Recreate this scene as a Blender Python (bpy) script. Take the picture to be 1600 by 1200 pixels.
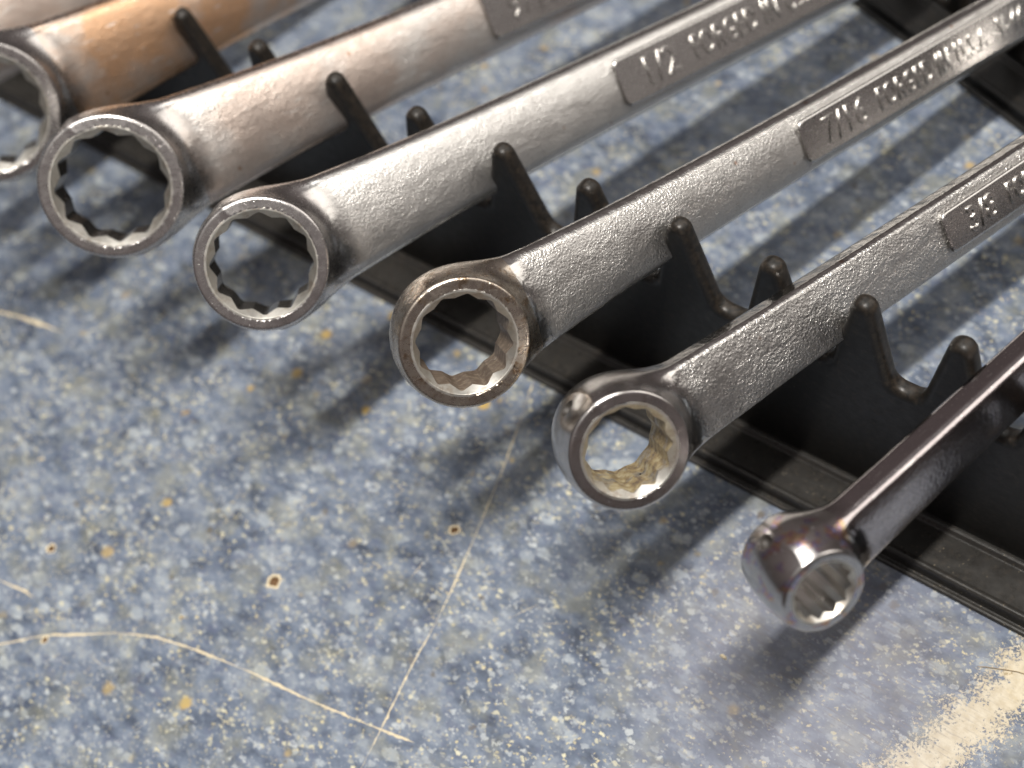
import bpy, bmesh, math, random
import numpy as np
from mathutils import Matrix, Vector, Euler

# ------------------------------------------------------------------ set-up
for o in list(bpy.data.objects): bpy.data.objects.remove(o)
scn = bpy.context.scene
COL = scn.collection
MM = 0.001
rng = np.random.default_rng(7); random.seed(7)

# ------------------------------------------------------------------ camera
RIGHT = Vector((0.7755, 0.5953, -0.2096)); UP = Vector((-0.4122, 0.7297, 0.5457)); VIEW = Vector((-0.4776, 0.3368, -0.8114))
cam_d = bpy.data.cameras.new('camera'); cam = bpy.data.objects.new('camera', cam_d); COL.objects.link(cam)
cam.matrix_world = Matrix(((RIGHT.x, UP.x, -VIEW.x, 48.239*MM), (RIGHT.y, UP.y, -VIEW.y, -87.203*MM),
                           (RIGHT.z, UP.z, -VIEW.z, 181.761*MM), (0, 0, 0, 1)))
cam_d.sensor_width = 36; cam_d.lens = 46.17; cam_d.clip_start = 0.005; cam_d.clip_end = 20
cam_d.dof.use_dof = True; cam_d.dof.focus_distance = 0.171; cam_d.dof.aperture_fstop = 16.0; cam_d.dof.aperture_blades = 0
scn.camera = cam

# ------------------------------------------------------------------ world: the dim, warm inside of a workshop
wd = bpy.data.worlds.new('World'); scn.world = wd; wd.use_nodes = True
wn, wl = wd.node_tree.nodes, wd.node_tree.links
bg = wn['Background']
tc = wn.new('ShaderNodeTexCoord'); sep = wn.new('ShaderNodeSeparateXYZ'); wl.new(tc.outputs['Generated'], sep.inputs[0])
wr = wn.new('ShaderNodeValToRGB'); wl.new(sep.outputs['Z'], wr.inputs['Fac'])
e = wr.color_ramp.elements
e[0].position = 0.0; e[0].color = (0.10, 0.085, 0.080, 1)
e[1].position = 0.95; e[1].color = (0.62, 0.61, 0.60, 1)
m = e.new(0.55); m.color = (0.26, 0.215, 0.212, 1)
wl.new(wr.outputs[0], bg.inputs['Color']); bg.inputs['Strength'].default_value = 0.48

# ------------------------------------------------------------------ lamps: a tube over the bench and broad panels out of view
def tube(name, loc, target, size, length, power, color, along):
    l = bpy.data.lights.new(name, 'AREA'); l.shape = 'RECTANGLE'; l.size = size; l.size_y = length; l.energy = power; l.color = color
    o = bpy.data.objects.new(name, l); COL.objects.link(o)
    z = (Vector(loc)-Vector(target)).normalized(); y = Vector(along); y = (y - z*y.dot(z)).normalized(); x = y.cross(z)
    o.matrix_world = Matrix(((x.x, y.x, z.x, loc[0]), (x.y, y.y, z.y, loc[1]), (x.z, y.z, z.z, loc[2]), (0, 0, 0, 1)))
    return o
tube('ceiling_tube', (0.208, -0.05, 1.15), (-0.03, 0, 0), 0.034, 0.42, 16.0, (1.0, 0.955, 0.89), (0.22, 1, 0))
tube('unseen_panel', (1.7, 2.3, 2.2), (-0.03, 0, 0), 2.4, 2.4, 27.0, (1.0, 0.95, 0.88), (0.22, 1, 0))  # broad panel added out of view to brighten the wrench faces

tube('unseen_panel', (-0.52, 0.34, 1.10), (-0.05, 0, 0), 0.36, 0.9, 3.2, (1.0, 0.97, 0.93), (0.22, 1, 0))

scn.view_settings.view_transform = 'Standard'; scn.view_settings.look = 'None'
scn.view_settings.gamma = 1; scn.view_settings.exposure = 0.35; scn.view_settings.use_curve_mapping = False
scn.render.engine = 'CYCLES'; scn.cycles.max_bounces = 6; scn.cycles.diffuse_bounces = 3; scn.cycles.glossy_bounces = 4; scn.render.resolution_x = 1024; scn.render.resolution_y = 768

# ------------------------------------------------------------------ helpers
def tag(o, label=None, cat=None, group=None, kind=None):
    if label: o['label'] = label
    if cat: o['category'] = cat
    if group: o['group'] = group
    if kind: o['kind'] = kind
    return o
def empty(name, mat=None):
    o = bpy.data.objects.new(name, None); COL.objects.link(o); o.empty_display_size = 0.005
    if mat is not None: o.matrix_world = mat
    return o
def link(name, me, mat, parent=None):
    o = bpy.data.objects.new(name, me); COL.objects.link(o); o.parent = parent
    if mat: me.materials.clear(); me.materials.append(mat)
    return o
def pymesh(name, V, F, smooth=True):
    me = bpy.data.meshes.new(name); me.from_pydata([tuple(v) for v in V], [], [tuple(f) for f in F])
    if smooth: me.polygons.foreach_set('use_smooth', [True]*len(me.polygons))
    me.update(); return me

def surface(fn, lo, hi, h):
    """naive surface nets of a distance function, vertices pulled onto the surface; returns verts, quads, normals (mm)"""
    ax = [np.arange(lo[i], hi[i]+h, h, dtype=np.float32) for i in range(3)]
    n = [len(a) for a in ax]
    F = np.empty(n, np.float32)
    step = max(1, int(400000/(n[1]*n[2])))
    for s in range(0, n[0], step):
        g = np.meshgrid(ax[0][s:s+step], ax[1], ax[2], indexing='ij')
        F[s:s+step] = fn(g[0], g[1], g[2])
    I = F < 0
    c = np.zeros([k-1 for k in n], np.int8)
    for a in (0, 1):
        for b in (0, 1):
            for d in (0, 1): c += I[a:n[0]-1+a, b:n[1]-1+b, d:n[2]-1+d]
    act = np.argwhere((c > 0) & (c < 8))
    ids = -np.ones(c.shape, np.int32); ids[act[:, 0], act[:, 1], act[:, 2]] = np.arange(len(act))
    acc = np.zeros((len(act), 3), np.float32); cnt = np.zeros(len(act), np.float32)
    cor = [(a, b, d) for a in (0, 1) for b in (0, 1) for d in (0, 1)]
    for p in cor:
        for axis in range(3):
            if p[axis]: continue
            q = list(p); q[axis] = 1
            fp = F[act[:, 0]+p[0], act[:, 1]+p[1], act[:, 2]+p[2]]; fq = F[act[:, 0]+q[0], act[:, 1]+q[1], act[:, 2]+q[2]]
            cr = (fp < 0) != (fq < 0)
            t = np.where(cr, fp/np.where(fp == fq, 1, fp-fq), 0)
            for k in range(3): acc[:, k] += np.where(cr, p[k] + (t if k == axis else 0), 0)
            cnt += cr
    V = np.array(lo, np.float32) + (act + acc/cnt[:, None])*h
    def grad(P, e):
        G = np.empty_like(P)
        for k in range(3):
            d = np.zeros(3, np.float32); d[k] = e
            G[:, k] = (fn(*(P+d).T) - fn(*(P-d).T))/(2*e)
        return G
    V0 = V.copy()
    for _ in range(3):
        G = grad(V, h*.2); f = fn(*V.T)
        V = V - (f/np.maximum((G*G).sum(1), .05))[:, None]*G*.9
        V = V0 + np.clip(V-V0, -.6*h, .6*h)
    N = grad(V, h*.45); N /= np.maximum(np.linalg.norm(N, axis=1), 1e-6)[:, None]
    Q = []
    for axis in range(3):
        a, b = (axis+1) % 3, (axis+2) % 3
        s0 = [slice(None)]*3; s1 = [slice(None)]*3; s0[axis] = slice(0, -1); s1[axis] = slice(1, None)
        A, B = I[tuple(s0)], I[tuple(s1)]
        E = np.argwhere(A != B); flip = ~A[E[:, 0], E[:, 1], E[:, 2]]
        ok = (E[:, a] > 0) & (E[:, b] > 0) & (E[:, a] < n[a]-1) & (E[:, b] < n[b]-1); E = E[ok]; flip = flip[ok]
        quad = []
        for da, db in ((-1, -1), (0, -1), (0, 0), (-1, 0)):
            P = E.copy(); P[:, a] += da; P[:, b] += db; quad.append(ids[P[:, 0], P[:, 1], P[:, 2]])
        quad = np.stack(quad, 1); quad[flip] = quad[flip][:, ::-1]; Q.append(quad)
    return V, np.concatenate(Q), N

def submesh(name, V, Q, N, sel, attrs={}):
    q = Q[sel]; used, inv = np.unique(q, return_inverse=True); q = inv.reshape(q.shape)
    me = bpy.data.meshes.new(name); me.from_pydata((V[used]*MM).tolist(), [], q.tolist())
    me.polygons.foreach_set('use_smooth', [True]*len(me.polygons)); me.update()
    for k, a in attrs.items():
        at = me.attributes.new(k, 'FLOAT', 'POINT'); at.data.foreach_set('value', a[used].astype(np.float32))
    me.normals_split_custom_set_from_vertices(N[used].tolist())
    return me

def smin(a, b, k):
    hh = np.clip(.5+.5*(b-a)/k, 0, 1); return b+(a-b)*hh - k*hh*(1-hh)
def sstep(a, b, x):
    t = np.clip((x-a)/(b-a), 0, 1); return t*t*(3-2*t)

# ------------------------------------------------------------------ node helpers
class NT:
    dim = '3D'
    def __init__(s, name):
        s.m = bpy.data.materials.new(name); s.m.use_nodes = True; s.t = s.m.node_tree; s.n = s.t.nodes; s.l = s.t.links
        s.b = s.n['Principled BSDF']; tc = s.n.new('ShaderNodeTexCoord')
        mp = s.n.new('ShaderNodeMapping'); mp.inputs['Scale'].default_value = (1000, 1000, 1000)
        s.l.new(tc.outputs['Object'], mp.inputs['Vector']); s.p = mp.outputs[0]           # object space in millimetres
    def put(s, sock, v):
        if hasattr(v, 'is_output'): s.l.new(v, sock)
        elif isinstance(v, tuple) and len(v) == 3 and sock.type == 'RGBA': sock.default_value = (*v, 1)
        else: sock.default_value = v
    def set(s, **k):
        for a, v in k.items(): s.put(s.b.inputs[a.replace('_', ' ')], v)
    def map(s, scale=(1, 1, 1), rot=(0, 0, 0), loc=(0, 0, 0)):
        mp = s.n.new('ShaderNodeMapping'); mp.inputs['Scale'].default_value = scale; mp.inputs['Rotation'].default_value = rot
        mp.inputs['Location'].default_value = loc; s.l.new(s.p, mp.inputs[0]); return mp.outputs[0]
    def noise(s, scale, detail=4, rough=.55, vec=None, dist=0, col=False):
        n = s.n.new('ShaderNodeTexNoise'); n.noise_dimensions = s.dim; n.inputs['Scale'].default_value = scale; n.inputs['Detail'].default_value = detail
        n.inputs['Roughness'].default_value = rough; n.inputs['Distortion'].default_value = dist; s.l.new(vec or s.p, n.inputs['Vector'])
        return n.outputs['Color' if col else 'Fac']
    def vor(s, scale, vec=None, feature='F1', out='Distance', rand=1):
        n = s.n.new('ShaderNodeTexVoronoi'); n.feature = feature; n.inputs['Scale'].default_value = scale; n.inputs['Randomness'].default_value = rand
        s.l.new(vec or s.p, n.inputs['Vector']); return n.outputs[out]
    def ramp(s, fac, *stops, interp='LINEAR'):
        n = s.n.new('ShaderNodeValToRGB'); n.color_ramp.interpolation = interp; el = n.color_ramp.elements
        for i, (p, c) in enumerate(stops):
            x = el[i] if i < 2 else el.new(p); x.position = p
            x.color = (*c, 1) if isinstance(c, tuple) else (c, c, c, 1)
        s.put(n.inputs[0], fac); return n.outputs[0]
    def math(s, op, a, b=0.0, clamp=False):
        n = s.n.new('ShaderNodeMath'); n.operation = op; n.use_clamp = clamp; s.put(n.inputs[0], a); s.put(n.inputs[1], b); return n.outputs[0]
    def mix(s, fac, a, b, mode='MIX'):
        n = s.n.new('ShaderNodeMix'); n.data_type = 'RGBA'; n.blend_type = mode; s.put(n.inputs[0], fac); s.put(n.inputs[6], a); s.put(n.inputs[7], b); return n.outputs[2]
    def vmath(s, op, a, b=None):
        n = s.n.new('ShaderNodeVectorMath'); n.operation = op; s.put(n.inputs[0], a)
        if b is not None: s.put(n.inputs[1], b)
        return n.outputs['Value'] if op in ('DOT_PRODUCT', 'LENGTH', 'DISTANCE') else n.outputs[0]
    def bump(s, height, dist_mm, strength=1.0, normal=None):
        n = s.n.new('ShaderNodeBump'); n.inputs['Distance'].default_value = dist_mm*MM; s.put(n.inputs['Strength'], strength)
        s.l.new(height, n.inputs['Height'])
        if normal: s.l.new(normal, n.inputs['Normal'])
        return n.outputs[0]
    def attr(s, name):
        n = s.n.new('ShaderNodeAttribute'); n.attribute_name = name; return n.outputs['Fac']

# ------------------------------------------------------------------ materials
def mat_counter():
    t = NT('blue_laminate'); t.dim = '2D'
    st = t.map((.7, 1.2, 1), (0, 0, .9))
    big = t.noise(.075, 2, .5); med = t.noise(.28, 4, .65, st)
    v = t.math('ADD', t.math('MULTIPLY', big, .35), t.math('MULTIPLY', med, .65))
    base = t.ramp(v, (.31, (.034, .044, .068)), (.41, (.070, .090, .130)), (.51, (.112, .140, .193)), (.60, (.165, .195, .245)), (.72, (.25, .275, .30)))
    wob = t.noise(1.3, 3, .7, col=True); wp = t.n.new('ShaderNodeVectorMath'); wp.operation = 'MULTIPLY_ADD'; t.l.new(wob, wp.inputs[0]); wp.inputs[1].default_value = (1.1, 1.1, 0); t.l.new(t.p, wp.inputs[2]); wp = wp.outputs[0]
    def chips(base, scale, prob, rad, col, alpha, off, stretch=(.8, 1.2, 1), rot=.7, cov=None):
        n = t.n.new('ShaderNodeTexVoronoi'); n.voronoi_dimensions = '2D'; n.inputs['Scale'].default_value = scale
        mp = t.n.new('ShaderNodeMapping'); mp.inputs['Scale'].default_value = stretch; mp.inputs['Rotation'].default_value = (0, 0, rot); mp.inputs['Location'].default_value = (off, off*.37, 0)
        t.l.new(wp, mp.inputs[0]); t.l.new(mp.outputs[0], n.inputs['Vector'])
        sp = t.n.new('ShaderNodeSeparateColor'); t.l.new(n.outputs['Color'], sp.inputs[0])
        on = t.ramp(sp.outputs[0], (1-prob-.01, 0.0), (1-prob, 1.0)); r = t.math('MULTIPLY', t.math('ADD', sp.outputs[1], .45), rad)
        inside = t.math('MULTIPLY', t.math('SUBTRACT', r, n.outputs['Distance']), 9.0, clamp=True)
        k = t.math('MULTIPLY', t.math('MULTIPLY', on, inside), t.math('MULTIPLY', t.math('ADD', sp.outputs[2], .35), alpha), clamp=True)
        if cov: k = t.math('MULTIPLY', k, cov)
        return t.mix(k, base, col)
    cream = t.ramp(t.noise(.09, 2, .5, t.map(loc=(50, 20, 0))), (.40, .25), (.58, 1.0))
    pale = t.ramp(t.noise(.12, 2, .5, t.map(loc=(150, 60, 0))), (.36, .35), (.56, 1.0))
    base = chips(base, .34, .26, .36, (.30, .335, .365), .65, 3)
    base = chips(base, .42, .26, .38, (.080, .098, .155), .55, 171)
    base = chips(base, .75, .26, .36, (.37, .40, .42), .75, 40, cov=pale)
    base = chips(base, 1.15, .18, .38, (.50, .475, .345), .85, 90, cov=cream)
    base = chips(base, 1.0, .24, .38, (.090, .108, .165), .55, 133)
    base = chips(base, 2.1, .19, .38, (.43, .45, .45), .65, 60, cov=pale)
    base = chips(base, 2.4, .13, .40, (.53, .46, .27), .8, 81, cov=cream)
    base = chips(base, 2.6, .25, .4, (.085, .10, .15), .45, 14)
    base = chips(base, .16, .09, .16, (.40, .28, .09), .8, 222, (1, 1, 1))
    base = chips(base, .30, .05, .18, (.09, .075, .06), .7, 300, (1, 1, 1))
    # olive, greasy bloom
    base = t.mix(t.ramp(t.noise(.16, 3, .6, t.map(loc=(9, 99, 0))), (.50, 0.0), (.70, .32)), base, (.25, .24, .15))
    # worn-through band: pale substrate showing
    A, B = Vector((36.5, -5.0, 0)), Vector((22.5, -50.0, 0))
    pa = t.vmath('SUBTRACT', t.p, tuple(A)); ab = B-A
    tt = t.math('DIVIDE', t.vmath('DOT_PRODUCT', pa, tuple(ab)), ab.length_squared, clamp=True)
    sc = t.n.new('ShaderNodeVectorMath'); sc.operation = 'SCALE'; sc.inputs[0].default_value = tuple(ab); t.l.new(tt, sc.inputs['Scale'])
    dist = t.vmath('DISTANCE', pa, sc.outputs[0])
    ragged = t.math('ADD', t.math('MULTIPLY', t.noise(.30, 4, .7, t.map(loc=(2, 5, 0))), 8.0), t.math('MULTIPLY', t.noise(2.2, 5, .78), 16.0))
    worn = t.ramp(t.math('MULTIPLY', t.math('SUBTRACT', t.math('ADD', dist, ragged), 13.6), .25), (.36, 1.0), (.43, 0.0))
    tan = t.ramp(t.noise(.8, 4), (.35, (.50, .42, .28)), (.65, (.60, .53, .39)))
    base = t.mix(t.math('MULTIPLY', worn, .88), base, tan)
    hair = t.noise(.9, 2, .6, t.map((.22, 3.2, 1), (0, 0, -.55)))
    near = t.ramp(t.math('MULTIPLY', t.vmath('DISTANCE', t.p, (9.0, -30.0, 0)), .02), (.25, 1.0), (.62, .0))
    base = t.mix(t.math('MULTIPLY', near, .45), base, (.22, .22, .26))  # pale lavender sheen painted into the laminate around the smallest wrench
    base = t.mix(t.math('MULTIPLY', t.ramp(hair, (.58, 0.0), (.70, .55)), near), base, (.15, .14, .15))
    rough = t.ramp(t.noise(.5, 4, .65), (.3, .36), (.7, .55))
    n = t.bump(t.math('ADD', t.noise(2.2, 3, .6), t.math('MULTIPLY', worn, -.8)), .03, .6)
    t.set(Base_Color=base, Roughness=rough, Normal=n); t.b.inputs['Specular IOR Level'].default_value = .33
    return t.m

def mat_plain(name, col, rough=.6, var=.25, scale=1.2, bump=.03, spec=.5):
    t = NT(name); n = t.noise(scale, 4, .6)
    c = t.mix(t.ramp(n, (.3, 0.0), (.7, 1.0)), tuple(x*(1-var) for x in col), tuple(min(1, x*(1+var)) for x in col))
    t.set(Base_Color=c, Roughness=rough, Normal=t.bump(t.noise(scale*2.5, 3), bump, .7)); t.b.inputs['Specular IOR Level'].default_value = spec
    return t.m

def mat_plastic(name='black_plastic', dusty=0.0):
    t = NT(name)
    dust = t.ramp(t.noise(.9, 4, .7), (.52, 0.0), (.72, 1.0))
    c = t.mix(t.math('MULTIPLY', dust, .45), (.006, .0058, .0055), (.045, .034, .024))
    edge = t.attr('wear'); c = t.mix(t.math('MULTIPLY', edge, t.ramp(t.noise(1.4, 4, .7, t.map(loc=(4, 4, 4))), (.42, .04), (.66, .34))), c, (.065, .048, .034))
    if dusty:
        film = t.ramp(t.noise(.35, 4, .6, t.map((.3, 1, 1))), (.30, dusty*.55), (.70, dusty))
        c = t.mix(film, c, (.15, .14, .128))
        c = t.mix(t.ramp(t.vor(1.3), (.05, .8), (.11, 0.0)), c, (.30, .25, .17))
    r = t.ramp(t.noise(.6, 4, .65), (.3, .24 if dusty else .32), (.7, .38 if dusty else .48)); t.b.inputs['Specular IOR Level'].default_value = .45 if dusty else .30
    t.set(Base_Color=c, Roughness=r, Normal=t.bump(t.math('ADD', t.math('MULTIPLY', t.noise(6, 2), .3), t.noise(.8, 2)), .03, .5)); return t.m

def mat_shank(name, scale, depth, r0, r1, tint=(.60, .585, .565), speck=0.0, warm=None):
    """forged, plated steel; the 'grain' attribute of the mesh marks the as-forged broad faces"""
    t = NT(name); g = t.attr('grain')
    a = t.noise(scale, 3, .72); hgt = t.math('ADD', a, t.math('MULTIPLY', t.vor(scale*.8), .45))
    worn = t.ramp(t.noise(.16, 3, .6, t.map((.6, 1.2, 1), loc=(rng.uniform(0, 40), 5, 2))), (.34, .55), (.62, 1.15))
    hgt = t.math('ADD', t.math('MULTIPLY', hgt, t.math('MULTIPLY', g, worn)), t.math('MULTIPLY', t.noise(scale*.16, 2), 1.1))
    n = t.bump(hgt, depth, 1.0)
    rr = t.mix(g, t.ramp(a, (.3, r0*.62), (.7, r0*.95)), t.ramp(a, (.3, r1), (.7, r0)))
    blot = t.noise(.30, 4, .65)
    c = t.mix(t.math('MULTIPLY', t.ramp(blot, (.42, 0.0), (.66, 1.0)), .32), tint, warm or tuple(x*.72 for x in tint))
    if warm: c = t.mix(t.ramp(t.noise(.07, 3, .55, t.map(loc=(3.3, 1, 4))), (.40, 0.0), (.58, .8)), c, warm)  # orange reflections of warm surroundings, painted into the steel colour
    c = t.mix(t.math('MULTIPLY', t.ramp(a, (.32, 1.0), (.46, 0.0)), t.math('MULTIPLY', g, .5)), c, (.20, .18, .16))
    rust = t.ramp(t.vor(.13, t.map(loc=(rng.uniform(0, 50), 3, 8))), (.03, .8), (.06, 0.0))
    c = t.mix(t.math('MULTIPLY', rust, .7), c, (.30, .13, .045))
    nick = t.ramp(t.noise(.55, 2, .5, t.map((.5, 3.0, 2.0), (0, 0, .6), (rng.uniform(0, 30), 0, 0))), (.66, 0.0), (.70, 1.0))
    c = t.mix(t.math('MULTIPLY', nick, .5), c, (.78, .77, .75))
    if speck: c = t.mix(t.math('MULTIPLY', t.ramp(t.vor(1.6), (.10, 1.0), (.16, 0.0)), speck), c, (.9, .88, .84))
    t.set(Base_Color=c, Metallic=1.0, Roughness=rr, Normal=n); return t.m

def mat_ring(name, tint=(.60, .575, .56), r=.26, stain=0.0, heat=False):
    t = NT(name); f = t.noise(1.2, 5, .68); pit = t.ramp(t.vor(2.0), (.10, 1.0), (.22, 0.0)); pn = t.math('MULTIPLY', pit, t.ramp(t.noise(.5, 2), (.52, 0.0), (.62, 1.0)))
    rr = t.ramp(f, (.3, r*.8), (.7, r*1.25))
    hgt = t.math('SUBTRACT', t.math('MULTIPLY', f, .35), t.math('MULTIPLY', pn, .6))
    c = t.mix(t.ramp(t.noise(.6, 3, .6), (.40, 0.0), (.68, .5)), tint, tuple(x*.66 for x in tint))
    if stain:
        s = t.ramp(t.noise(.6, 5, .72, t.map(loc=(3, 8, 1))), (.50, 0.0), (.66, stain)); c = t.mix(s, c, (.27, .17, .085))
        hgt = t.math('ADD', hgt, t.math('MULTIPLY', t.math('MULTIPLY', t.noise(3.5, 3), s), .9))
    if heat:
        hm = t.ramp(t.noise(.5, 2, .5, t.map(loc=(7, 1, 2))), (.53, 0.0), (.61, .75))
        hc = t.ramp(t.noise(.9, 3, .6), (.36, (.62, .47, .26)), (.46, (.60, .30, .16)), (.53, (.42, .26, .46)), (.60, (.26, .30, .58)), (.68, (.62, .57, .44)))
        c = t.mix(hm, c, hc)
    t.set(Base_Color=c, Metallic=1.0, Roughness=rr, Normal=t.bump(hgt, .045, .8)); return t.m

def mat_socket(name, rust, pale=(.58, .51, .36), mid=(.36, .26, .13)):
    t = NT(name)
    c = t.mix(t.ramp(t.noise(.5, 3, .6), (.40, 0.0), (.68, .5)), (.66, .64, .61), (.42, .41, .40))
    s = t.ramp(t.noise(.45, 4, .7, t.map(loc=(9, 2, 6))), (.56-.30*rust, 0.0), (.74-.30*rust, min(.92, rust)))
    rc = t.ramp(t.noise(1.1, 4, .65), (.36, (.10, .055, .025)), (.50, mid), (.64, pale))
    c = t.mix(s, c, rc); met = t.math('SUBTRACT', 1.0, t.math('MULTIPLY', s, .75))
    n = t.bump(t.math('MULTIPLY', t.noise(2.6, 3, .65), .14), .03, .7)
    t.set(Base_Color=c, Metallic=met, Roughness=t.math('ADD', .26, t.math('MULTIPLY', s, .25)), Normal=n); return t.m

M_counter = mat_counter(); M_plastic = mat_plastic(); M_foot = mat_plastic('dusty_black_plastic', .15)
M_tan = mat_plain('bare_substrate', (.56, .48, .33), .75, .22, 2.0)
M_pit = mat_plain('burnt_pit', (.13, .07, .03), .8, .5, 2.5)
M_core = mat_plain('board_core', (.33, .24, .14), .85, .25, .5)
M_dimple = mat_plain('dark_dimple', (.035, .03, .026), .55, .4, 2.0)  # dark colour for the inside of the punched dimples
M_chamfer = mat_ring('cut_chamfer', (.68, .66, .61), .40, stain=.45)
M_panel = mat_shank('plated_panel', 3.0, .012, .30, .38)
M_letter = mat_ring('raised_lettering', (.64, .625, .60), .25)

# ------------------------------------------------------------------ countertop with pits and scratches
def counter():
    holes = [((-70.03, -61.81), .92), ((-49.92, -38.81), .66), ((-109.2, -78.94), .62), ((-96.91, -90.88), .46), ((-79.19, -75.06), .26)]
    bm = bmesh.new()
    def loop(pts, z=0.0):
        vs = [bm.verts.new((x*MM, y*MM, z*MM)) for x, y in pts]
        return vs, [bm.edges.new((vs[i], vs[(i+1) % len(vs)])) for i in range(len(vs))]
    edges = []
    x0, x1, y0, y1 = -420, 170, -230, 270
    ov, oe = loop([(x0, y0), (x1, y0), (x1, y1), (x0, y1)]); edges += oe
    rims = []
    for (hx, hy), r in holes:
        pts = [(hx+math.cos(a)*r*1.5*f, hy+math.sin(a)*r*1.5*f) for a, f in ((i*math.tau/18, 1+random.uniform(-.2, .2)) for i in range(18))]
        _, ee = loop(pts); edges += ee; rims.append((hx, hy, r, pts))
    bmesh.ops.triangle_fill(bm, edges=edges, use_beauty=True, use_dissolve=False)
    # slab sides and underside
    lo = [bm.verts.new((v.co.x, v.co.y, -.03)) for v in ov]
    for i in range(4): bm.faces.new((ov[i], lo[i], lo[(i+1) % 4], ov[(i+1) % 4]))
    bm.faces.new(lo)
    bmesh.ops.recalc_face_normals(bm, faces=bm.faces)
    me = bpy.data.meshes.new('countertop'); bm.to_mesh(me); bm.free()
    top = link('countertop', me, M_counter); tag(top, kind='structure')
    tag(top, 'worn blue speckled laminate countertop with scratches and burn pits', None)
    for hx, hy, r, pts in rims:
        n = len(pts); V = [(x, y, 0.0) for x, y in pts]; F = []
        rings = [(1.2, .04), (1.0, -.10)]
        for s, z in rings: V += [(hx+(x-hx)/1.5*s, hy+(y-hy)/1.5*s, z) for x, y in pts]
        for k in range(2):
            for i in range(n): F.append((k*n+i, k*n+(i+1) % n, (k+1)*n+(i+1) % n, (k+1)*n+i))
        link('pit_rim', pymesh('pit_rim', np.array(V)*MM, F), M_tan, top)
        V2 = [(hx+(x-hx)/1.5, hy+(y-hy)/1.5, -.10) for x, y in pts] + [(hx+(x-hx)/1.5*.7, hy+(y-hy)/1.5*.7, -.7) for x, y in pts] + [(hx, hy, -.9)]
        F2 = [(i, (i+1) % n, n+(i+1) % n, n+i) for i in range(n)] + [(n+i, n+(i+1) % n, 2*n) for i in range(n)]
        link('burn_pit', pymesh('burn_pit', np.array(V2)*MM, F2), M_pit, top)
    def scratch(P, w, mat=M_tan, z=.018):
        P = [np.array(p, float) for p in P]; out = []
        for a, b in zip(P[:-1], P[1:]):
            k = max(2, int(np.linalg.norm(b-a)/.5))
            out += [a+(b-a)*i/k for i in range(k)]
        out.append(P[-1]); out = np.array(out)
        for _ in range(12): out[1:-1] = .5*out[1:-1]+.25*(out[:-2]+out[2:])
        d = np.gradient(out, axis=0); d /= np.linalg.norm(d, axis=1)[:, None]; nn = np.c_[-d[:, 1], d[:, 0]]
        V = []; n = len(out); ph_ = random.uniform(0, 9)
        for i in range(n):
            en = min(1, min(i, n-1-i)/5.0)
            pr = max(.12, .62+.5*math.sin(i*.21+ph_)*math.sin(i*.053+ph_*2)+random.uniform(-.15, .15)); wl_, wr_ = [w*en*pr*random.uniform(.5, 1.35)+.008 for _ in (0, 1)]
            if random.random() < .05: wl_ *= 2.2
            c = out[i] + nn[i]*random.uniform(-.03, .03)
            V += [(*(c+nn[i]*wl_), .004), (*c, z), (*(c-nn[i]*wr_), .004)]
        F = []
        for i in range(n-1):
            for k in (0, 1): F.append((3*i+k, 3*i+k+1, 3*i+k+4, 3*i+k+3))
        link('scratch', pymesh('scratch', np.array(V)*MM, F), mat, top)
    scratch([(-56.06, -8.7), (-52.93, -17.21), (-50.32, -24.53), (-46.68, -36.44), (-43.28, -48.66), (-41.99, -54.74), (-40.99, -60.83), (-38.92, -69.56), (-37.42, -76.37), (-35.9, -84)], .13)
    scratch([(-112, -104), (-105.0, -97.36), (-103.27, -95.85), (-97.4, -90.2), (-92.69, -87.14), (-86.61, -82.89), (-80.82, -80.01), (-74.88, -78.16), (-67.53, -76.38), (-61.43, -75.08), (-52.8, -73.65), (-44.74, -71.97), (-38.15, -70.45), (-33.02, -69.25)], .22)
    scratch([(-168, -51.5), (-161.92, -50.02), (-155.49, -48.3), (-150.43, -47.29), (-143.24, -46.12)], .42)
    scratch([(-116, -89), (-113.46, -88.34), (-109.77, -87.59), (-107.24, -86.98), (-104.55, -86.82)], .26)
    scratch([(-32.97, -46.19), (-31.91, -44.29), (-30.56, -41.96)], .10)
    scratch([(-50.71, -49.44), (-50.43, -47.32), (-50.81, -45.71)], .12)
    scratch([(-88.35, -88.3), (-86.35, -88.31), (-84.72, -88.3)], .11)
    for _ in range(26):
        x, y, a, L = random.uniform(-120, 25), random.uniform(-100, -12), random.gauss(.75, .35), random.uniform(1.2, 4)
        scratch([(x, y), (x+math.cos(a)*L*.5, y+math.sin(a)*L*.5+random.uniform(-.1, .1)), (x+math.cos(a)*L, y+math.sin(a)*L)], random.uniform(.03, .075), z=.010)
    return top
counter()

# ------------------------------------------------------------------ rack of black plastic
TEETH = [-213.5, -192.5, -171.8, -151, -130.2, -111, -93.1, -75.6, -58.6, -43, -27.7, -13.2, 0, 13.1, 25.6, 37.6, 49.2]
rack = empty('wrench_rack'); tag(rack, 'black plastic wrench rack with upright toothed combs standing on the countertop', 'tool rack')

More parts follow.
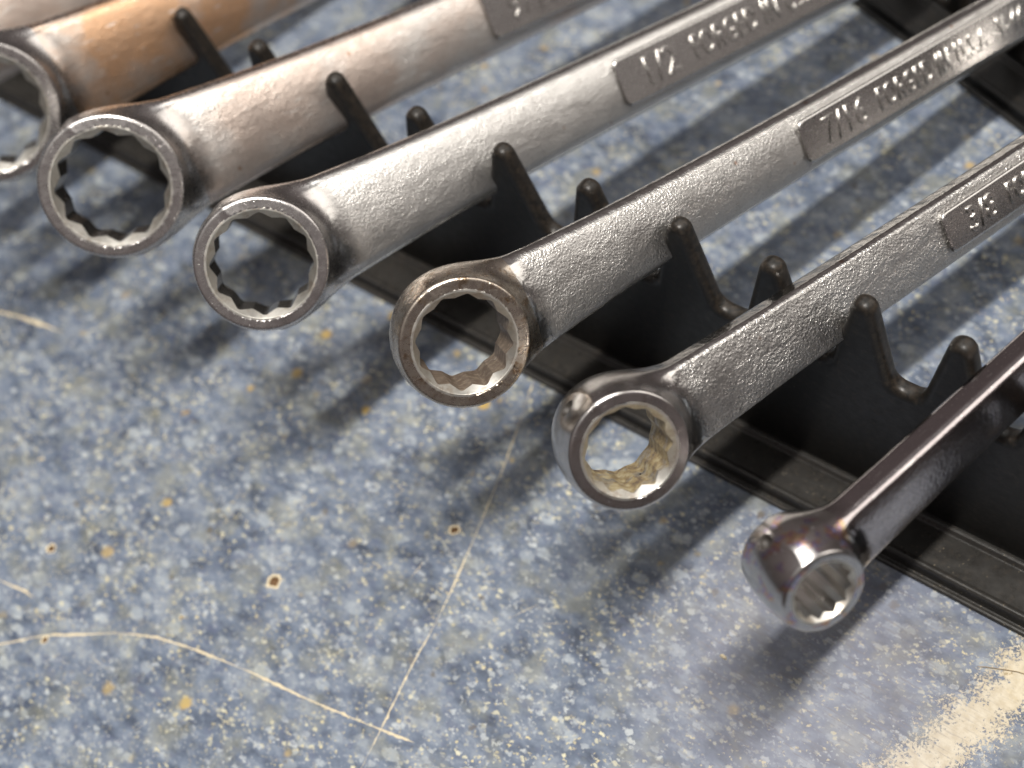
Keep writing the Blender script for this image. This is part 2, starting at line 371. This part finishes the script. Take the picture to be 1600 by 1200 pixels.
def comb(name, mat4, teeth, x0, x1, foot, valley, tip, r_tip=1.7, r_base=None, h=.45):
    """upright toothed strip; local x along the rail, y through its thickness, z up; flange in front"""
    root = empty(name, mat4); root.parent = rack
    tx = np.array(teeth, np.float32)
    zc = 1.2
    gap = np.gradient(tx); rb = np.clip(gap*.355, 1.6, 6.0) if r_base is None else np.full(len(tx), r_base)
    def sd(x, y, z):
        d = np.full(x.shape, 1e3, np.float32)
        for t, r_base in zip(tx, rb):
            ax_ = np.abs(x-t); za = valley-1.0; L = (tip-r_tip)-za
            # 2D round cone from (t,za) radius r_base to (t,tip-r_tip) radius r_tip
            b = (r_base-r_tip)/L; a = math.sqrt(1-b*b); zz = z-za; k = -b*ax_+a*zz
            q = np.where(k < 0, np.sqrt(ax_**2+zz**2)-r_base, np.where(k > a*L, np.sqrt(ax_**2+(zz-L)**2)-r_tip, a*ax_+b*zz-r_base))
            d = np.minimum(d, q)
        d = smin(d, z-valley, 2.0)
        d = np.maximum(np.maximum(d, x0+.0-x), x-x1)
        ee = 1.15
        qx = d+ee; qy = np.abs(y-1.5)-(1.5-ee)
        s = np.minimum(np.maximum(qx, qy), 0)+np.sqrt(np.maximum(qx, 0)**2+np.maximum(qy, 0)**2)-ee
        return np.maximum(s, zc-z)
    V, Q, N = surface(sd, (x0-1.03, -1.1, zc-.83), (x1+1.5, 4.2, tip+1), h)
    wear = {'wear': (1-sstep(.80, .985, np.abs(N[:, 1])))*sstep(valley-4, valley-1, V[:, 2])}
    c = V[Q].mean(1); near = np.abs(c[:, 0][:, None]-tx[None]).argmin(1); up = c[:, 2] > valley+.8
    link('blade', submesh('blade', V, Q, N, ~up & (c[:, 2] > zc+.05), wear), M_plastic, root)
    for i in range(len(tx)):
        s = up & (near == i)
        if s.any(): link('tooth', submesh('tooth', V, Q, N, s, wear), M_plastic, root)
    # moulded foot: stepped flange in front, plain one behind
    prof = [(-9.3, 0.0), (-9.3, .35), (-9.1, .6), (-8.75, .65), (-8.55, .4), (-8.2, .4), (-8.0, 2.3), (-7.7, 2.6), (-7.3, 2.6), (-7.0, 2.4), (-1.3, 2.2), (-1.05, 2.45), (-.75, 2.75), (-.4, 2.8), (0.0, 2.8), (3.0, 2.8), (3.6, 2.1), (8.6, 1.6), (9.0, 1.2), (9.0, 0.0)]
    n = len(prof); V = [(x, y, z+.05) for x in (x0, x1) for y, z in prof]
    F = [(i, (i+1) % n, n+(i+1) % n, n+i) for i in range(n)] + [tuple(range(n))[::-1], tuple(range(n, 2*n))]
    bm = bmesh.new(); me = pymesh('foot_flange', np.array(V)*MM, F, False); bm.from_mesh(me); bmesh.ops.recalc_face_normals(bm, faces=bm.faces); bm.to_mesh(me); bm.free()
    fl = link('foot_flange', me, foot, root)
    bv = fl.modifiers.new('edge', 'BEVEL'); bv.width = .12*MM; bv.segments = 2; bv.limit_method = 'ANGLE'; bv.angle_limit = math.radians(25)
    return root
comb('front_comb', Matrix.Identity(4), TEETH, -232, 62, M_foot, 30.6, 45.9)
# the rear comb slants towards the front one at the small end
RA = math.atan(-.40); rear_o = Vector((-51.65, 92.195, 0))
Rm = Matrix.Rotation(RA, 4, 'Z'); nrm = Rm @ Vector((0, 1, 0))
rear_m = Matrix.Translation((rear_o + nrm*9.3)*MM) @ Rm

# ------------------------------------------------------------------ wrenches
def hexd(x, y, r):
    k0, k1, k2 = -.8660254, .5, .57735
    x, y = np.abs(x), np.abs(y)
    d = 2*np.minimum(k0*x+k1*y, 0); x = x-d*k0; y = y-d*k1
    x = x-np.clip(x, -k2*r, k2*r); y = y-r
    return np.sqrt(x*x+y*y)*np.sign(y)

def text_mesh(body, size, depth, squeeze=.74, fat=.015):
    cu = bpy.data.curves.new('lettering', 'FONT'); cu.body = body; cu.size = size*MM; cu.extrude = depth*MM*.5; cu.bevel_depth = .065*MM; cu.bevel_resolution = 2
    cu.offset = fat*MM; cu.space_character = 1.0 if '/' in body else 1.16; cu.resolution_u = 4
    o = bpy.data.objects.new('lettering', cu); COL.objects.link(o); bpy.context.view_layer.update()
    me = bpy.data.meshes.new_from_object(o.evaluated_get(bpy.context.evaluated_depsgraph_get()))
    bpy.data.objects.remove(o); me.transform(Matrix.Diagonal((squeeze, 1, 1, 1))); me.polygons.foreach_set('use_smooth', [True]*len(me.polygons)); return me

def liner(rc, AF, T, beta, spin):
    """broached twelve-point bore: chamfer, facets, chamfer, as crisp flat faces"""
    n = 144; ap = AF/2; cmax = ap*1.1547*.985; sl = .80; V = []; F = []
    prof = []
    for i in range(n):
        th = i*math.tau/n
        f = lambda t: ap/math.cos((t+math.pi/6) % (math.pi/3)-math.pi/6)
        prof.append(min(cmax, max(f(th), f(th+math.pi/6))))
    cb, sb = math.cos(beta), math.sin(beta)
    def ring(rad_of, z_of):
        for i in range(n):
            th = i*math.tau/n+spin; r_, z_ = rad_of(i), z_of(i); a, y, w = r_*math.cos(th), r_*math.sin(th), z_
            V.append(((a*cb-w*sb)*MM, y*MM, (a*sb+w*cb)*MM))
    zc = lambda i: T/2-(rc-prof[i])/sl
    ring(lambda i: rc+.34, lambda i: T/2+.004); ring(lambda i: rc+.30, lambda i: T/2+.018); ring(lambda i: rc+.03, lambda i: T/2+.018); ring(lambda i: rc, lambda i: T/2)
    ring(lambda i: prof[i], zc); ring(lambda i: prof[i], lambda i: -zc(i)); ring(lambda i: rc, lambda i: -T/2); ring(lambda i: rc+.34, lambda i: -T/2-.01)
    def faces(ks): return [(k*n+i, k*n+(i+1) % n, (k+1)*n+(i+1) % n, (k+1)*n+i) for k in ks for i in range(n)]
    return pymesh('socket', V, faces([4]), False), pymesh('socket_chamfer', V, faces([0, 1, 2, 3, 5, 6]), False)

REAR = []
def wrench(R, d, nr, OD, T, AF, hv0, hv1, hv2, hw, L, voxel, mats, label, panel=None, text='', dimple=None, spin=0.0, cham=.5, crown=.50, edge=.36):
    R = Vector(R); d = Vector(d).normalized(); nr = Vector(nr).normalized()
    w = (nr-d*nr.dot(d)).normalized(); v = w.cross(d); beta = math.asin(-nr.dot(d))
    mat = Matrix(((d.x, v.x, w.x, R.x*MM), (d.y, v.y, w.y, R.y*MM), (d.z, v.z, w.z, R.z*MM), (0, 0, 0, 1)))
    root = empty('combination_wrench', mat); tag(root, label, 'wrench', 'combination wrenches lined up by size in the black rack')
    cb, sb = math.cos(beta), math.sin(beta); rad = OD/2; dl = .55*rad*math.tan(beta)
    corner = AF/2*1.1547; rc = corner+cham*.5
    ho = AF*1.02+1.5; to = hw*1.35
    def parts(x, y, z):
        ru = x*cb+z*sb; rw = z*cb-x*sb; return ru, rw, np.sqrt(ru*ru+y*y)
    def width(x):
        t = np.maximum(x-rad*.85, 0)
        return hv1+(hv2-hv1)*np.clip((x-rad*2)/max(L-rad*4, 1), 0, 1)+(hv0-hv1)*np.exp(-(t/(rad*1.9))**1.15)
    def sdf(x, y, z):
        ru, rw, r = parts(x, y, z)
        ee = .32; bar = .026*rw*rw
        qx = r+bar-(rad-ee); qy = np.abs(rw)-(T/2-ee)
        ring = np.minimum(np.maximum(qx, qy), 0)+np.sqrt(np.maximum(qx, 0)**2+np.maximum(qy, 0)**2)-ee
        zz = z-dl*sstep(0, rad*1.2, x)
        rcor = hw*edge
        hv = width(x); drop = crown*hw*np.clip(np.abs(y)/np.maximum(hv, 1), 0, 1)**2.2
        px = np.abs(y)-(hv-rcor); pz = (np.abs(zz)+drop-(hw-rcor))*.93
        sh = np.minimum(np.maximum(px, pz), 0)+np.sqrt(np.maximum(px, 0)**2+np.maximum(pz, 0)**2)-rcor
        sh = np.maximum(sh, np.maximum(-x, x-L))
        body = smin(ring, sh, 2.4+.16*rad)
        # open end, off in the back of the rack
        ox, oy = x-L, y; rr = np.sqrt(ox*ox+oy*oy)
        ed = np.maximum(rr-ho, np.abs(zz)-to); ca, sa = math.cos(.26), math.sin(.26)
        jx, jy = ox*ca+oy*sa, -ox*sa+oy*ca
        body = smin(body, ed, 1.6); body = np.maximum(body, -np.maximum(np.abs(jy)-AF/2, -(jx+AF*.38)))
        body = np.maximum(body, -(r-(rc+.16)))
        if dimple:
            q = [dimple[i] for i in range(3)]; dd = np.sqrt((x-q[0])**2+(y-q[1])**2+(z-q[2])**2)
            body = np.maximum(body, -(dd-dimple[3]*.85))
        return body
    lo = (-rad-1.03, -max(rad, ho)-1.07, -(T/2+rad*sb+1.5)); hi = (L+ho+1, max(rad, ho)+1, max(T/2+rad*sb, dl+to)+1.2)
    V, Q, N = surface(sdf, lo, hi, voxel)
    c = V[Q].mean(1); cn = N[Q].mean(1); ru, rw, r = parts(c[:, 0], c[:, 1], c[:, 2])
    inward = (cn[:, 0]*cb*ru + cn[:, 2]*sb*ru + cn[:, 1]*c[:, 1])
    sock = (r < rc+.22) & (np.abs(rw) < T/2-.25) & (c[:, 0] < rad)
    head = ~sock & (c[:, 0] < rad*.98)
    jaw = c[:, 0] > L-ho*.95
    pit = np.zeros(len(c), bool)
    if dimple: pit = (np.linalg.norm(c-np.array(dimple[:3]), axis=1) < dimple[3]*.93) & ~sock
    grain = sstep(.55, .85, np.abs(N[:, 2]))*sstep(rad*1.02, rad*1.35, V[:, 0])
    at = {'grain': grain}
    ms, mr, mk = mats
    box = link('box_end', submesh('box_end', V, Q, N, head & ~pit, at), mr, root)
    facets, chamf = liner(rc, AF, T, beta, spin)
    link('twelve_point_socket', facets, mk, box); link('socket_chamfer', chamf, M_chamfer, box)
    if pit.any(): link('punched_dimple', submesh('dimple', V, Q, N, pit, at), M_dimple, box)
    shank = link('shank', submesh('shank', V, Q, N, ~sock & ~head & ~jaw, at), ms, root)
    link('open_end', submesh('open_end', V, Q, N, jaw, at), mr, root)
    if panel:
        u0, u1, pv, ph = panel; top = hw+dl-.04*hw
        bm = bmesh.new(); pts = []
        rr_ = 1.0
        for cx, cy, a0 in ((u1-rr_, pv-rr_, 0), (u0+rr_, pv-rr_, 90), (u0+rr_, -pv+rr_, 180), (u1-rr_, -pv+rr_, 270)):
            for k in range(5):
                a = math.radians(a0+k*22.5); pts.append((cx+math.cos(a)*rr_, cy+math.sin(a)*rr_))
        rings = []
        for ins, zz in ((-.7, -.9), (-.35, -.1), (0.0, ph*.62), (.14, ph*.88), (.42, ph)):
            cxm, cym = (u0+u1)/2, 0
            rings.append([bm.verts.new(((x-math.copysign(ins, x-cxm))*MM, (y-math.copysign(ins, y))*MM, (top+zz)*MM)) for x, y in pts])
        for a, b in zip(rings[:-1], rings[1:]):
            for i in range(len(a)): bm.faces.new((a[i], a[(i+1) % len(a)], b[(i+1) % len(a)], b[i]))
        f = bm.faces.new(rings[-1]); 
        for q in bm.faces: q.smooth = True
        me = bpy.data.meshes.new('raised_panel'); bm.to_mesh(me); bm.free()
        at_ = me.attributes.new('grain', 'FLOAT', 'POINT'); at_.data.foreach_set('value', np.full(len(me.vertices), .25, np.float32))
        pn = link('raised_panel', me, M_panel, shank)
        wn_ = pn.modifiers.new('n', 'WEIGHTED_NORMAL')
        if text:
            x = u0+4.2
            for body, size, gap in text:
                me = text_mesh(body, size, .24, .92 if '/' in body else .58); xs = [q.co.x for q in me.vertices]
                lt = link('lettering', me, M_letter, pn); lt.location = (x*MM, -size*.34*MM, (top+ph+.06)*MM)
                x += max(xs)/MM + gap
    # where it crosses the rear comb
    inv = rear_m.inverted(); P0 = inv @ (R*MM); dv = inv.to_3x3() @ d
    tt = (1.5*MM-P0.y)/dv.y; X = P0+dv*tt
    xd = inv.to_3x3() @ v; zd = inv.to_3x3() @ w
    low = X.z/MM - (abs(xd.z)*hv2 + abs(zd.z)*hw)
    REAR.append((X.x/MM, X.z/MM, low, abs(xd.x)*hv2+abs(zd.x)*hw))
    return root

SH = [mat_shank('forged_steel_a', 2.2, .03, .16, .20, (.52, .475, .475), speck=.8), mat_shank('forged_steel_b', 3.0, .15, .25, .38), mat_shank('forged_steel_c', 3.5, .11, .27, .40),
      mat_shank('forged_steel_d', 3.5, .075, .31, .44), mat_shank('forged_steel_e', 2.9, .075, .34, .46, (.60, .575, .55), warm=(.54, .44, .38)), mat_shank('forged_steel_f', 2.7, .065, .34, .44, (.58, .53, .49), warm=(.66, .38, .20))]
RG = [mat_ring('plated_ring_a', r=.2, heat=True), mat_ring('plated_ring_b', r=.22, stain=.25), mat_ring('plated_ring_c', (.56, .50, .43), .27, stain=.9), mat_ring('plated_ring_d', r=.25), mat_ring('plated_ring_e', r=.27)]
SK = [mat_socket('socket_clean', .08), mat_socket('socket_rusty', .85, (.50, .43, .25), (.34, .24, .09)), mat_socket('socket_grimy', 1.2, (.26, .20, .14), (.13, .09, .06))]

wrench((11.80, -33.62, 44.43), (.182, .977, -.109), (.848, -.367, .382), 11.4, 9.2, 6.5, 4.3, 3.9, 3.7, 2.2, 108, .17, (SH[0], RG[0], SK[0]),
       'smallest shiny combination wrench with heat-tinted box end, next to the 3/8 wrench', dimple=(-2.0, 5.25, -1.9, 1.05), spin=.1, cham=.3, crown=.22)
wrench((-15.10, -30.62, 45.70), (.234, .953, -.19), (.702, -.383, .601), 16.0, 9.5, 9.53, 5.6, 4.9, 4.3, 2.25, 122, .2, (SH[1], RG[1], SK[1]),
       'coarse-grained combination wrench stamped 3/8 with yellow rust inside its box end', (54.8, 104, 2.95, .7), [('3/8', 5.0, 2.4), ('FORGED IN U.S.A.', 4.3, 0)], dimple=(-4.1, 6.75, -1.2, 1.2), spin=.22, crown=.22)
wrench((-41.07, -29.29, 48.27), (.220, .951, -.219), (.708, -.376, .598), 18.0, 9.3, 11.1, 6.9, 5.3, 4.7, 2.5, 138, .22, (SH[2], RG[2], SK[2]),
       'combination wrench stamped 7/16 with brown rusty box end face', (59.6, 120, 3.3, .8), [('7/16', 5.6, 2.6), ('FORGED IN U.S.A.', 4.9, 1.0), ('-V-44', 4.9, 0)], spin=.05, edge=.55, crown=.42)
wrench((-76.42, -32.14, 46.31), (.265, .944, -.196), (.645, -.409, .646), 19.8, 9.0, 12.75, 8.0, 6.3, 5.4, 2.8, 155, .25, (SH[3], RG[3], SK[0]),
       'satin combination wrench stamped 1/2 beside the 7/16 wrench', (62.0, 132, 3.85, .9), [('1/2', 6.4, 3.2), ('FORGED IN U.S.A.', 5.5, 0)], spin=.12, edge=.62, crown=.42)
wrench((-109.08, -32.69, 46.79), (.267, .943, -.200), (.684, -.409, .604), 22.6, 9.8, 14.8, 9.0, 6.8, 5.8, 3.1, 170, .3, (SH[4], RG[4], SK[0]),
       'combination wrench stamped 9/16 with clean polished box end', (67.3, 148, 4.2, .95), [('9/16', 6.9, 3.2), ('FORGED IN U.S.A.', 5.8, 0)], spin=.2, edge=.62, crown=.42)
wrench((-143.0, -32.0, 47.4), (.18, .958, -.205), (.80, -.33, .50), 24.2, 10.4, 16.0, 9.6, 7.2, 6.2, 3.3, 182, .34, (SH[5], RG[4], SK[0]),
       'combination wrench with orange reflections painted into its steel, between the 9/16 wrench and the largest wrench', (82, 158, 3.6, .75), [('5/8', 6.0, 3.4), ('FORGED IN U.S.A.', 5.0, 0)], spin=.0, edge=.62, crown=.42)
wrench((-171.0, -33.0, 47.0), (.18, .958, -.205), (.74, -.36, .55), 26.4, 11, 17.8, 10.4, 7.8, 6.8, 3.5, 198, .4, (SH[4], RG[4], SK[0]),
       'largest combination wrench, only part of its shank showing beyond the one with painted orange reflections', spin=.1, edge=.62, crown=.42)

# rear comb: a slot under every wrench
REAR.sort(); xs = [q[0] for q in REAR]; val = min(q[2] for q in REAR)-.1
tt = []
for q in REAR: tt += [q[0]-q[3]-1.6, q[0]+q[3]+1.6]
t2 = []
for x in sorted(tt):
    if t2 and x-t2[-1] < 3.2: t2[-1] = (t2[-1]+x)/2
    else: t2.append(x)
comb('rear_comb', rear_m, t2, xs[0]-22, xs[-1]+26, M_plastic, max(4.0, val), max(4.0, val)+14, 1.2, 2.2, .7)
for x_, nm in ((-226, 'side_rail'), (58, 'side_rail')):
    a = Vector((x_, 9.05, 0)); yb = 92.195-.40*(x_+51.65)
    V = [(x_+dx, y, z) for dx in (-5, 5) for y, z in ((9.1, .05), (yb-.4-abs(dx)*.4-.0, .05), (yb-.4-abs(dx)*.4, 3.0), (9.1, 3.0))]
    F = [(0, 1, 2, 3), (7, 6, 5, 4), (0, 4, 5, 1), (1, 5, 6, 2), (2, 6, 7, 3), (3, 7, 4, 0)]
    link(nm, pymesh(nm, np.array(V)*MM, F, False), M_plastic, rack)

# ------------------------------------------------------------------ crumbs on the countertop
def flake(x, y, size, rot, mat, label, thick=.3):
    bm = bmesh.new(); n = 7
    pts = [(math.cos(i*math.tau/n)*size*random.uniform(.6, 1.1), math.sin(i*math.tau/n)*size*.45*random.uniform(.6, 1.1)) for i in range(n)]
    lo = [bm.verts.new((a*MM, b*MM, 0)) for a, b in pts]; hi = [bm.verts.new((a*.75*MM, b*.7*MM, (thick*random.uniform(.6, 1.3))*MM)) for a, b in pts]
    for i in range(n): bm.faces.new((lo[i], lo[(i+1) % n], hi[(i+1) % n], hi[i]))
    bm.faces.new(hi); bm.faces.new(lo[::-1])
    me = bpy.data.meshes.new('wood_flake'); bm.to_mesh(me); bm.free()
    o = link('wood_flake', me, mat); o.location = (x*MM, y*MM, .02*MM); o.rotation_euler = (0, 0, rot); tag(o, label, 'flake', 'crumbs lying on the countertop')
flake(-2.42, -33.96, .75, -.1, M_tan, 'pale splinter lying beside the shadow of the smallest wrench', .5)
flake(-107.66, -46.44, 1.1, .9, M_core, 'small brown flake lying on the blue countertop in front of the 9/16 wrench', .35)
flake(-125.06, -67.85, .8, .8, M_tan, 'small tan flake lying well away from the rack in front of the big wrenches', .25)

def fibre(P, r, label):
    cu = np.array(P, float); n = len(cu); V = []; F = []
    for i in range(n):
        d = cu[min(i+1, n-1)]-cu[max(i-1, 0)]; d /= np.linalg.norm(d); sd_ = np.cross(d, (0, 0, 1)); sd_ /= np.linalg.norm(sd_); up_ = np.cross(sd_, d)
        V += [cu[i]+(sd_*math.cos(a)+up_*math.sin(a))*r for a in (0, 1.57, 3.14, 4.71)]
    for i in range(n-1): F += [(4*i+k, 4*i+(k+1) % 4, 4*i+4+(k+1) % 4, 4*i+4+k) for k in range(4)]
    o = link('fibre', pymesh('fibre', np.array(V)*MM, F), M_core); tag(o, label, 'fibre')
fibre([(27.6, -16.4, .06), (28.6, -15.9, .25), (29.6, -15.5, .35), (31.1, -14.8, .22), (32.4, -14.3, .30), (33.6, -14.0, .06)], .05, 'thin brown fibre lying on the worn tan patch beside the rack')
